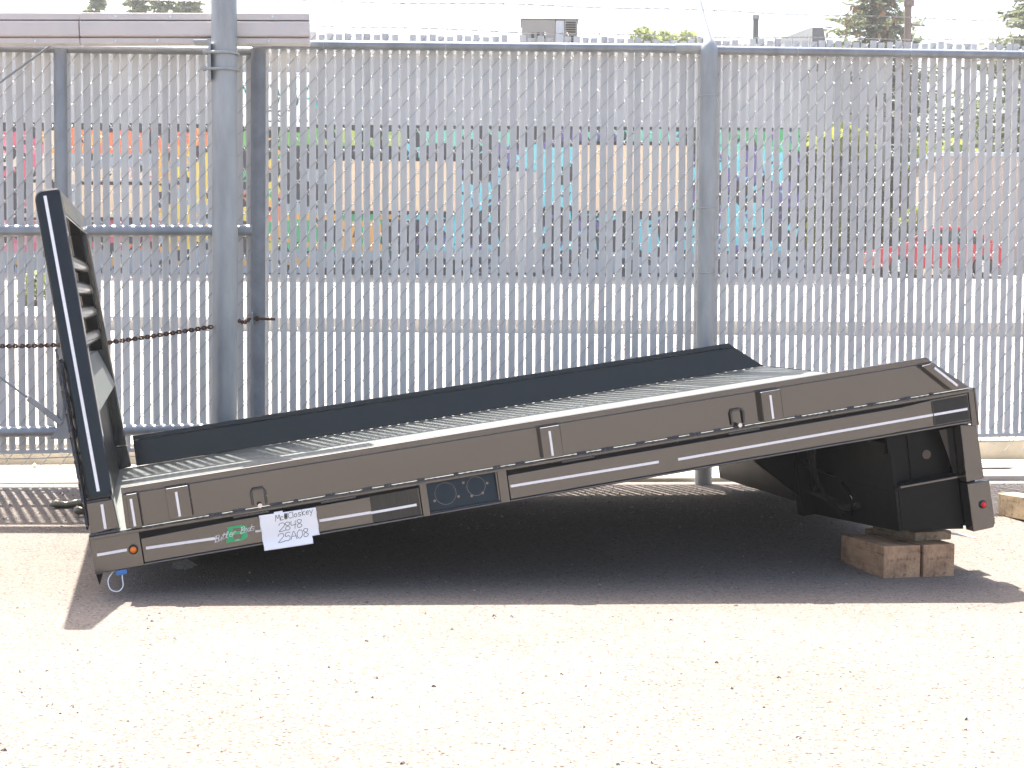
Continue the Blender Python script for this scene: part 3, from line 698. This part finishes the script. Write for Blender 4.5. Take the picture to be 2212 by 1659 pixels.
bbox('tape_tab',(.50,.53),(-.016,-.0125),(-.028,-.022),'tape',note,0)

# ------------------------------------------------------------------ timbers and loose things
def timber(name,o,ax,L,wd,h,m,label,bev=.004):
    """o: ground point of the near left corner, ax: direction away along its length"""
    ax=Vector((ax[0],ax[1],0)).normalized();sd=Vector((ax.y,-ax.x,0))
    Mx=Matrix(((sd.x,ax.x,0,o[0]),(sd.y,ax.y,0,o[1]),(0,0,1,o[2]),(0,0,0,1)))
    ob=MB().box((0,wd),(0,L),(0,h)).build(name,M[m],None,bev);ob.matrix_world=Mx
    return tag(ob,label,'timber',None)
g0=-.066
timber('timber_block',(1.444,5.905,g0),(-.30,.95),.33,.162,.130,'wood','left one of the two thick timbers side by side under the tail')
timber('timber_block',(1.612,5.955,g0),(-.28,.95),.46,.137,.130,'wood','right one of the two thick timbers side by side under the tail')
MB_t=timber('timber_block',(1.60,6.04,g0+.1305),(-.35,.94),.30,.17,.036,'wood_grey','flat grey board lying across the two thick timbers under the tail')
ax=Vector((.30,-.95,0)).normalized();o=Vector((2.283,7.17,gz(2.283,7.17)-.004))
tb=MB().box((0,.85),(0,.10),(0,.105)).build('timber_block',M['wood_pale'],None,.004)
tb.matrix_world=frame(o,Vector((.42,-.907,0)));tag(tb,'pale sunlit timber lying on the ground at the right edge behind the tail','timber')
ap=MB().prism([(-.03,.012),(.10,-.012),(.10,-.009),(-.03,.015)],0,.10).build('steel_plate',mat('pale_steel',(.5,.52,.5),.45,.6),None,.001)
ap.matrix_world=Matrix.Translation((1.775,6.06,g0+.146))@Matrix.Rotation(rad(12),4,'Z');tag(ap,'small bent pale steel plate on the timbers below the tail corner','plate')
# clear plastic bag of hardware hanging under the skirt
pm,pn_,pb=newmat('clear_plastic');pb.inputs['Base Color'].default_value=(.5,.52,.52,1);pb.inputs['Roughness'].default_value=.15;pb.inputs['Alpha'].default_value=.12
b=bmesh.new();bmesh.ops.create_icosphere(b,subdivisions=3,radius=1)
for v in b.verts:
    n=v.co.normalized();v.co=Vector((n.x*.04,n.y*.02,n.z*.017))*(1+.22*math.sin(n.x*9+n.z*7)+.15*math.sin(n.y*13+n.x*5))+Vector((0,0,0))
me=bpy.data.meshes.new('plastic_bag');b.to_mesh(me);b.free();me.materials.append(pm)
pbag=link('plastic_bag',me,None,at(397,1219,5.38));tag(pbag,'small crumpled clear plastic bag hanging under the skirt left of the note','bag')
b=MB();p=at(-14,1200,5.55)
bl=MB().prism([(-.16,0),(.012,0),(.02,.015),(.018,.03),(.0,.045),(-.16,.05)],0,.10).build('shadow_block',M['rubber'],None,.01,3)  # dark block added in place of a soft shadow on the ground
bl.location=(p.x-.03,p.y,gz(p.x,p.y)-.005);tag(bl,'dark block standing in for a shadow on the sunlit ground at the left edge','block')
st=MB();b=bmesh.new();bmesh.ops.create_icosphere(b,subdivisions=2,radius=.013)
for v in b.verts:v.co*=1+.25*math.sin(v.co.x*300+v.co.z*190)
me=bpy.data.meshes.new('stone');b.to_mesh(me);b.free();me.materials.append(mat('pale_stone',(.5,.46,.40),.9));p=at(75,1024,8.35)
tag(link('stone',me,None,(p.x,p.y,ZB+.02)),'single pale stone lying in the gutter under the gate','stone')
# loose gravel: thousands of chips nobody could count
b=MB()
def chip(x,y,r):
    z=gz(x,y);a=R_.uniform(0,6.28);c,s=math.cos(a),math.sin(a);k=R_.uniform(.5,1)
    P=lambda u,v,w_:(x+(u*c-v*s*k)*r,y+(u*s+v*c*k)*r,z+w_*r)
    b.add([P(-1,-.2,-.1),P(.1,-1,-.1),P(1,.1,-.1),P(-.1,.9,-.1),P(-.4,-.1,R_.uniform(.5,.9)),P(.45,.15,R_.uniform(.35,.8))],[(0,1,5,4),(1,2,5),(2,3,5),(3,4,5),(3,0,4)])
for i in range(5200):
    y=2.9+5.0*R_.random()**1.15;hw=.36*y+.3
    chip(R_.uniform(-hw,hw),y,min(.009,.0015+R_.expovariate(1/.0011)))
for i in range(2600):
    s=R_.uniform(-.5,6.2);p=fpt(s,0,-R_.uniform(.02,1.35));chip(p.x,p.y,min(.016,.002+R_.expovariate(1/.0024)))
for i in range(46):
    y=3.0+2.6*R_.random();chip(R_.uniform(-.36*y,.36*y),y,R_.uniform(.005,.010))
gm,gn,gb=newmat('gravel_chips');gi=gn.nodes.new('ShaderNodeNewGeometry').outputs['Random Per Island']
gn.links.new(ramp(gn,gi,[(0,(.09,.07,.06)),(.25,(.19,.15,.135)),(.6,(.30,.25,.22)),(1,(.42,.38,.34))]),gb.inputs['Base Color']);gb.inputs['Roughness'].default_value=.9
tag(b.build('gravel',gm),'loose reddish and grey gravel chips scattered over the lot','gravel',kind='stuff')
# ------------------------------------------------------------------ beyond the fence
YB=46.0
def disp_color(c): # sRGB 0..255 of a painted surface to a base colour
    m_=sum(c)/3;c=[m_+(v-m_)*.82+10 for v in c];return tuple(((v/255+.055)/1.055)**2.4*.85 for v in c)
bld=empty('mural_building',at(600,590,YB));tag(bld,'long low building with a bright geometric mural, seen between the fence slats','building')
Bo=bld.location.copy()
def wall(name,x0,y0,x1,y1,m,dy=0,th=.12,par=None,bev=0):
    a=at(x0,y1,YB)-Bo;c=at(x1,y0,YB)-Bo
    return MB().box((a.x,c.x),(dy-th,dy),(a.z,c.z)).build(name,m,par or bld,bev)
wm=mat('grey_blue_siding',(.34,.36,.39),.7,0,1.5,.08,.6)
a=at(-400,592,YB)-Bo;c=at(1742,112,YB)-Bo
MB().box((a.x,c.x),(.02,9),(a.z-.3,c.z)).build('wall',mat('charcoal_wall',(.035,.036,.045),.7),bld)
for k,(y0,y1) in enumerate(((218,262),(176,216),(134,174),(112,132))):
    wall('siding_board',-400,y0,1742,y1,wm if k%2==0 else mat('grey_siding',(.40,.415,.43),.7,0,1.5,.08,.6),.0,.10-.012*k)
wall('roof_edge',-420,100,1750,111,mat('pale_fascia',(.55,.55,.55),.6),.1,.45)
# mural facets, each painted its own colour
PAL={'red':(220,80,110),'pink':(230,120,140),'or':(238,120,70),'amb':(238,170,70),'yel':(236,205,80),'lim':(180,200,90),'gr':(110,180,90),'em':(70,175,110),'teal':(110,205,180),'cy':(100,205,220),'bl':(70,150,200),'pur':(95,85,150),'dk':(42,44,54),'gy':(150,162,172),'cr':(222,205,180),'tan':(232,196,155)}
def zone(x,y):
    if y<276 or y>583:return ['dk']
    if y>548:return ['gy','dk','gy','amb'] if x<720 and 556<y<576 else ['gy','gy','dk']
    if x<85:return ['red','pink','red','dk'] if y<330 or y>480 else ['red','dk','cr']
    if x<150:return ['dk','cr','dk','amb'] if y<330 else ['cr','cr','dk']
    if x<480:
        if y<322:return ['or','or','or','dk','amb']
        if x>345:return ['yel','dk','amb','yel','gy']
        if y<370:return ['gy','gy','gy','dk']
        if y<480:return ['cr','dk','cr','pink','gy','tan']
        return ['dk','red','or','dk']
    if x<620:
        if y<322:return ['amb','dk','gr']
        return ['yel','amb','dk','or','em','dk']
    if x<870:
        if y<318:return ['gr','lim','gr','dk']
        if y<455:return ['dk','gy','dk']
        return ['em','em','dk','amb','em']
    if x<1120:
        if y<318:return ['teal','teal','dk','teal']
        if y<455:return ['cy','dk','pur','dk','dk']
        return ['cy','dk','cy','pur']
    if x<1260:
        if y<318:return ['pur','dk','dk']
        return ['cy','dk','cy','pur']
    if x<1520:
        if y<318:return ['teal','pur','dk','teal']
        return ['pur','dk','cy','dk']
    if y<330:return ['teal','pur','dk','em']
    return ['cy','dk','pur','dk']
mv=[];mf=[];mc=[]
NXm,NYm=126,20
for j in range(NYm+1):
    for i in range(NXm+1):
        jx=R_.uniform(-6,6) if 0<i<NXm else 0;jy=R_.uniform(-6,6) if 0<j<NYm else 0
        p=at(-150+15*i+jx,265+16.25*j+jy,YB)-Bo;mv.append((p.x,.0,p.z))
cells=[(i,j) for j in range(NYm) for i in range(NXm)]
mfaces={}
for i,j in cells:
    q=[j*(NXm+1)+i,j*(NXm+1)+i+1,(j+1)*(NXm+1)+i+1,(j+1)*(NXm+1)+i]
    tri=[(q[0],q[1],q[2]),(q[0],q[2],q[3])] if (i+j)%2 else [(q[0],q[1],q[3]),(q[1],q[2],q[3])]
    for t in tri:
        x=-150+15*(i+.5);y=265+16.25*(j+.5)
        r2=random.Random(int(x//46)*131+int(y//40)*17)
        cname=r2.choice(zone(x,y)) if R_.random()<.72 else R_.choice(zone(x,y))
        mfaces.setdefault(cname,[]).append(t)
for cname,fs in mfaces.items():
    used=sorted({k for f in fs for k in f});ix={k:n for n,k in enumerate(used)}
    b=MB();nv=len(used)
    b.v=[mv[k] for k in used]+[(mv[k][0],-.004,mv[k][2]) for k in used]
    for f in fs:b.f.append(tuple(nv+ix[k] for k in f));b.sm.append(False)
    tag(b.build('mural_paint',mat('mural_'+cname,disp_color(PAL[cname]),.7,0,1.5,.06,1.2),bld),kind='stuff')
tanm=mat('boarded_window',disp_color((238,205,165)),.7,0,1.5,.08,1)
for x0,y0,x1,y1 in ((722,348,992,457),(1248,314,1492,457),(60,395,110,470),(175,400,330,470)):
    wn=wall('window',x0,y0,x1,y1,tanm,-.03,.06)
    wall('window_frame',x0-5,y0-6,x1+5,y0-.5,M['dark'],-.03,.09,wn);wall('window_sill',x0-5,y1+.5,x1+5,y1+5,M['dark'],-.03,.11,wn)
dr=wall('door',1084,372,1162,588,mat('pale_door',(.48,.45,.42),.6,0,1.5,.05,2),-.03,.06);wall('door_handle',1152,490,1157,502,M['chrome'],-.10,.04,dr)
sg=wall('sign_panel',505,158,684,274,mat('sign_white',(.80,.84,.86),.5),-.12,.05);sg.parent=None;sg.location=Bo
tag(sg,'white sign board with teal capitals high on the building behind the gate','sign')
def ssurf(x,z): return (x,-.173,z)
sa=at(515,232,YB)-Bo;sh=(at(515,186,YB)-at(515,232,YB)).z
tag(lettering('sign_letters','YOGA',sa.x+.15,sa.z,sh,.92,.10*sh,mat('teal_paint',(.05,.42,.40),.5),sg,ssurf),kind='stuff')
sa2=at(508,263,YB)-Bo;sh2=(at(515,240,YB)-at(515,263,YB)).z
tag(lettering('sign_letters','DS OSTA',sa2.x+.05,sa2.z,sh2,1.05,.12*sh2,mat('sign_ink',(.08,.09,.10),.5),sg,ssurf),kind='stuff')
# roof-top air conditioner
p=at(1127,100,49);q=at(1246,50,49)
ac=empty('rooftop_air_conditioner',(p.x,49,p.z));tag(ac,'beige rooftop air conditioner on the building behind the fence','air conditioner')
wd=q.x-p.x;hh=q.z-p.z;acm=mat('beige_metal',(.34,.31,.27),.6,0,1.5,.06,1)
MB().box((0,wd*.60),(-.6,.9),(-.6,hh)).build('cabinet',acm,ac,.03)
MB().box((wd*.60+.01,wd*.76),(-.58,.88),(-.6,hh-.02)).build('side_panel',mat('pale_panel',(.62,.64,.66),.5),ac,.02)
MB().box((wd*.76+.01,wd),(-.6,.9),(-.6,hh)).build('coil_cabinet',acm,ac,.03)
for k in range(9):
    MB().box((wd*.785,wd*.965),(-.63,-.605),(hh*.06+k*hh*.098,hh*.115+k*hh*.098)).build('louvre',M['dark'],ac)
for k in range(3): MB().box((wd*(.17+.10*k),wd*(.22+.10*k)),(-.62,-.6),(hh*.2,hh*.45)).build('vent',M['dark'],ac)
MB().box((-.04,wd+.04),(-.63,.93),(hh,hh+.03)).build('lid',acm,ac,.01)
# vent pipe with cowl, dark turbine base
p=at(1632,97,49);t=at(1632,40,49)
vp=empty('roof_vent_pipe',(p.x,49,p.z));tag(vp,'dark vent pipe with a cap on the roof right of the fence post','vent pipe')
MB().tube([(0,0,-.6),(0,0,t.z-p.z)],.085,12).build('pipe',mat('vent_grey',(.10,.11,.10),.6),vp);MB().tube([(0,0,t.z-p.z-.02),(0,0,t.z-p.z+.10)],.11,12).build('cap',mat('vent_cap',(.3,.3,.3),.5,.5),vp)
MB().tube([(-.02,.2,-.6),(-.02,.2,0),(-.02,.2,.08),(-.02,.2,.14)],[.38,.38,.3,.08],14).build('base',mat('vent_base',(.12,.14,.15),.6),vp)
# gabled house end
p=at(1640,100,58);q=at(1752,60,58);q2=at(1772,60,58)
hs=empty('gabled_house',(p.x,58,2.3));tag(hs,'pale house gable with a sloping top rising behind the fence beside the spruce','house')
H0=p.z-2.3;H1=q.z-2.3;wx=q.x-p.x
MB().box((0,wx+3),(0,6),(-.3,H0-.1)).build('wall',mat('pale_house_wall',(.42,.41,.38),.8),hs)
MB().prism([(-.3,H0-.15),(wx,H1),(wx,H0-.9),(-.3,H0-.9)],-.3,6.3).build('gable',mat('pale_gable',(.62,.62,.58),.8,0,1.5,.05,2),hs,.02)
MB().prism([(wx+.01,H1-.02),(wx+.42,H1-.02),(wx+.75,H0-.9),(wx+.01,H0-.9)],-.2,1).build('chimney',mat('chimney_grey',(.13,.135,.145),.7),hs,.02)
# utility pole
p=at(1960,98,56);up=empty('utility_pole',(p.x,56,2.2));tag(up,'brown wooden utility pole standing right of the spruce','pole')
MB().tube([(0,0,-.5),(0,0,12)],[.16,.12],10).build('pole',M['pole'],up)
zt=at(1960,8,56).z-2.2;zc=at(1960,52,56).z-2.2
MB().tube([(0,-.1,zt-.10),(0,-.1,zt+.1)],.19,10).build('collar',M['pole'],up)
MB().tube([(0,0,zc),(.6,-.05,zc-.06)],.04,6).build('bracket',M['pole'],up)
MB().tube([(.45,-.05,zc-.06),(.62,-.05,zc+.25)],.05,6).build('insulator',mat('pale_insulator',(.5,.58,.55),.3),up)

# trees ------------------------------------------------------------------------
def spruce(name,base,h,rmax,seed,m,label,dens=1.0,cones=False,z0=.12,group=None,leaf=.16):
    r=random.Random(seed);e=empty(name,base);tag(e,label,'tree',group)
    MB().tube([(0,0,-.5),(.03,0,h*.5),(0,.02,h)],[h*.016+.05,h*.01+.03,.015],8).build('trunk',M['bark'],e)
    b=MB();cb=MB();z=h*z0
    while z<h*.995:
        f=1-(z-h*z0)/(h*(1-z0));nb=r.randint(6,9)
        for k in range(nb):
            a=r.uniform(0,6.283);L=rmax*(f**.85)*r.uniform(.62,1.12)+.12;dr=r.uniform(-.32,.05)
            d=Vector((math.cos(a),math.sin(a),dr)).normalized()
            b.tube([(0,0,z),d*L*.55+Vector((0,0,z)),d*L+Vector((0,0,z+.10*L))],[.03*f+.012,.018*f+.008,.004],4,False)
            n=int((6+L*13)*dens)
            for i in range(n):
                t=r.uniform(.12,1.03);c=d*L*t+Vector((0,0,z+.10*L*t*t))+Vector((r.gauss(0,.07),r.gauss(0,.07),r.gauss(-.03,.06)))*(.5+L*.35)
                u=(d*r.uniform(.6,1)+Vector((r.uniform(-.7,.7),r.uniform(-.7,.7),r.uniform(-.5,.3)))).normalized()*leaf*r.uniform(.5,1.1)
                v=u.cross(Vector((r.uniform(-1,1),r.uniform(-1,1),r.uniform(-1,1)))).normalized()*leaf*r.uniform(.16,.34)
                b.quad(c,u,v)
            if cones and f<.45 and r.random()<.8:
                for q in range(r.randint(1,3)):
                    c=d*L*r.uniform(.5,.95)+Vector((0,0,z+.02));cb.tube([c,c+Vector((0,0,-.09)),c+Vector((0,0,-.20))],[.03,.05,.015],6,False)
        z+=h*.021*r.uniform(.7,1.2)*(1.0 if h<9 else .8)
    b.build('crown',m,e)
    if cones:tag(cb.build('cones',M['cone'],e),kind='stuff')
    return e
def leafy(name,base,h,rx,rz,seed,m,label,n=2600,leaf=.12,lobes=9):
    r=random.Random(seed);e=empty(name,base);tag(e,label,'tree')
    t=MB();t.tube([(0,0,-.4),(.05,0,h*.4),(0,.05,h*.8)],[.14,.10,.03],8)
    b=MB();C=[Vector((r.uniform(-1,1)*rx*.72,r.uniform(-1,1)*rx*.72,h-rz+r.uniform(-1,.9)*rz*.75)) for _ in range(lobes)]
    C.append(Vector((0,0,h-rz*.5)))
    for c in C:
        t.tube([(0,0,h*.38),(c*.6+Vector((0,0,h*.12))),c],[.05,.03,.008],5,False)
        rr=rx*r.uniform(.32,.52)
        for i in range(n//len(C)):
            d=Vector((r.gauss(0,1),r.gauss(0,1),r.gauss(0,1))).normalized()*rr*r.random()**.4;d.z*=.8
            u=Vector((r.uniform(-1,1),r.uniform(-1,1),r.uniform(-1,1))).normalized()*leaf*r.uniform(.5,1.1);v=u.cross(Vector((r.uniform(-1,1),r.uniform(-1,1),r.uniform(-1,1)))).normalized()*leaf*.6
            b.quad(c+d,u,v)
    t.build('trunk',M['bark'],e);b.build('crown',m,e);return e
def gbase(x,Y): p=at(x,600,Y);return Vector((p.x,Y,1.93+(Y-48)*.00143))
p=gbase(1872,60);spruce('spruce_tree',p,at(1872,-85,60).z-p.z,5.2,3,M['needle'],'tall dark spruce with brown cones behind the fence, left of the utility pole',1.0,True)
p=gbase(2235,58);spruce('spruce_tree',p,at(2235,-70,58).z-p.z,6.0,4,M['needle'],'dark spruce cut off by the right edge behind the fence',1.0)
p=gbase(1432,66);leafy('round_tree',p,at(1432,52,66).z-p.z,1.5,1.6,5,M['leaf'],'small light green tree crown peeping over the fence beside the right post',2400,.11)
for i,(x,tp,rr,lab) in enumerate(((212,-90,1.15,'leftmost narrow juniper above the track beam left of the thick post'),(295,-120,1.5,'second juniper from the left above the track beam'),(352,-150,1.5,'third juniper from the left above the track beam'),(412,-110,1.6,'juniper nearest the thick gate post above the track beam'))):
    p=gbase(x,80);spruce('juniper_tree',p,at(x,tp,80).z-p.z,rr*1.6,20+i,M['needle2'],lab,.8,False,.1,'junipers above the track beam',.26)
for i,(x,Y,tp,rx,m,lab) in enumerate(((1790,54,250,1.6,'leafy','yellow green shrub behind the fence slats right of the right post'),(1990,56,275,1.9,'leafy','yellow green shrub behind the fence slats below the utility pole'),(1840,62,170,2.4,'leaf','green leafy tree behind the fence slats below the spruce'),(2120,60,235,2.2,'leaf','green leafy tree behind the slats above the pinkish wall'))):
    p=gbase(x,Y);hh=at(x,tp,Y).z-p.z;leafy('leafy_tree',p,hh,rx,hh*.42,40+i,M[m],lab,1500,.20)
# shrub at the left kerb behind the gate
p=at(75,690,33);leafy('low_shrub',Vector((p.x,33,.86)),.75,.5,.35,60,M['leaf'],'low green shrub on the far pavement behind the gate at the left',500,.07,5)
# pinkish wall at the right
p=at(2022,600,52);q=at(2022,338,52)
pw=empty('pinkish_outbuilding',(p.x,52,1.9));tag(pw,'plain pinkish outbuilding wall behind the red car','building')
MB().box((0,9),(0,5),(-.4,q.z-1.9)).build('wall',mat('pink_stucco',(.50,.42,.37),.85,0,1.5,.05,.6),pw);MB().box((-.1,9.1),(-.1,5.1),(q.z-1.9,q.z-1.9+.14)).build('roof_trim',mat('blue_trim',(.50,.58,.66),.5),pw,.02)
# red car
p=at(1888,597,46.5);q=at(2172,597,46.5)
L=q.x-p.x;k=L/4.2
car=empty('parked_car',(p.x,46.5,p.z+.02));car.scale=(k*1.02,1,1.02);tag(car,'red hatchback car parked behind the fence slats at the right','car')
cm=mat('red_car_paint',(.42,.02,.03),.2,0,1.6,.05,2);gl=mat('car_glass',(.05,.07,.075),.05,0,1.6,.05)
body=[(0.05,.28),(.0,.55),(.12,.80),(.95,.92),(1.0,.93),(3.75,.98),(4.12,.90),(4.2,.60),(4.15,.28),(3.75,.24),(3.68,.50),(3.42,.62),(3.14,.5),(3.06,.24),(1.14,.24),(1.06,.5),(.80,.62),(.54,.5),(.46,.24)]
bo=MB().prism(body,0,1.7).build('body',cm,car,.03)
MB().prism([(.98,.94),(1.35,1.20),(1.62,1.36),(1.95,1.45),(2.35,1.48),(2.85,1.45),(3.2,1.36),(3.5,1.21),(3.85,.985)],.12,1.58).build('roof',cm,car,.04)
MB().prism([(1.12,.98),(1.66,1.32),(2.15,1.35),(2.15,.98)],.095,.13).build('side_window',gl,car);MB().prism([(2.25,.98),(2.25,1.35),(3.0,1.35),(3.55,1.0)],.095,.13).build('side_window',gl,car)
MB().add([(.92,.2,.95),(1.56,.24,1.36),(1.56,1.46,1.36),(.92,1.5,.95)],[(0,1,2,3)]).build('windscreen',gl,car)
for wx in (.80,3.42):
    for wy_ in (.02,1.5):
        o=MB().tube([(wx,wy_,.30),(wx,wy_+.18,.30)],.30,20).build('wheel',M['rubber'],car);MB().tube([(wx,wy_-.005,.30),(wx,wy_+.02,.30)],.18,14).build('rim',M['chrome'],o)
MB().box((.0,.1),(.15,.45),(.58,.70)).build('headlight',M['chrome'],car,.02);MB().box((.0,.1),(1.25,1.55),(.58,.70)).build('headlight',M['chrome'],car,.02)
MB().tube([(1.25,-.10,.98),(1.25,.06,.98)],.07,8).build('mirror',cm,car)

# ------------------------------------------------------------------ added veil of haze: lifts the shadows, washes out the far side of the street
hm=bpy.data.materials.new('veil_haze_volume');hm.use_nodes=True;hn=hm.node_tree
for nd in list(hn.nodes):
    if nd.type=='BSDF_PRINCIPLED':hn.nodes.remove(nd)
pv=hn.nodes.new('ShaderNodeVolumePrincipled');pv.inputs['Color'].default_value=(.97,.98,1,1);pv.inputs['Density'].default_value=.0010;pv.inputs['Anisotropy'].default_value=.2
hn.links.new(pv.outputs[0],hn.nodes['Material Output'].inputs['Volume'])
hz=MB().box((-150,150),(-60,140),(-4,30)).build('veil_haze',hm);tag(hz,kind='stuff')
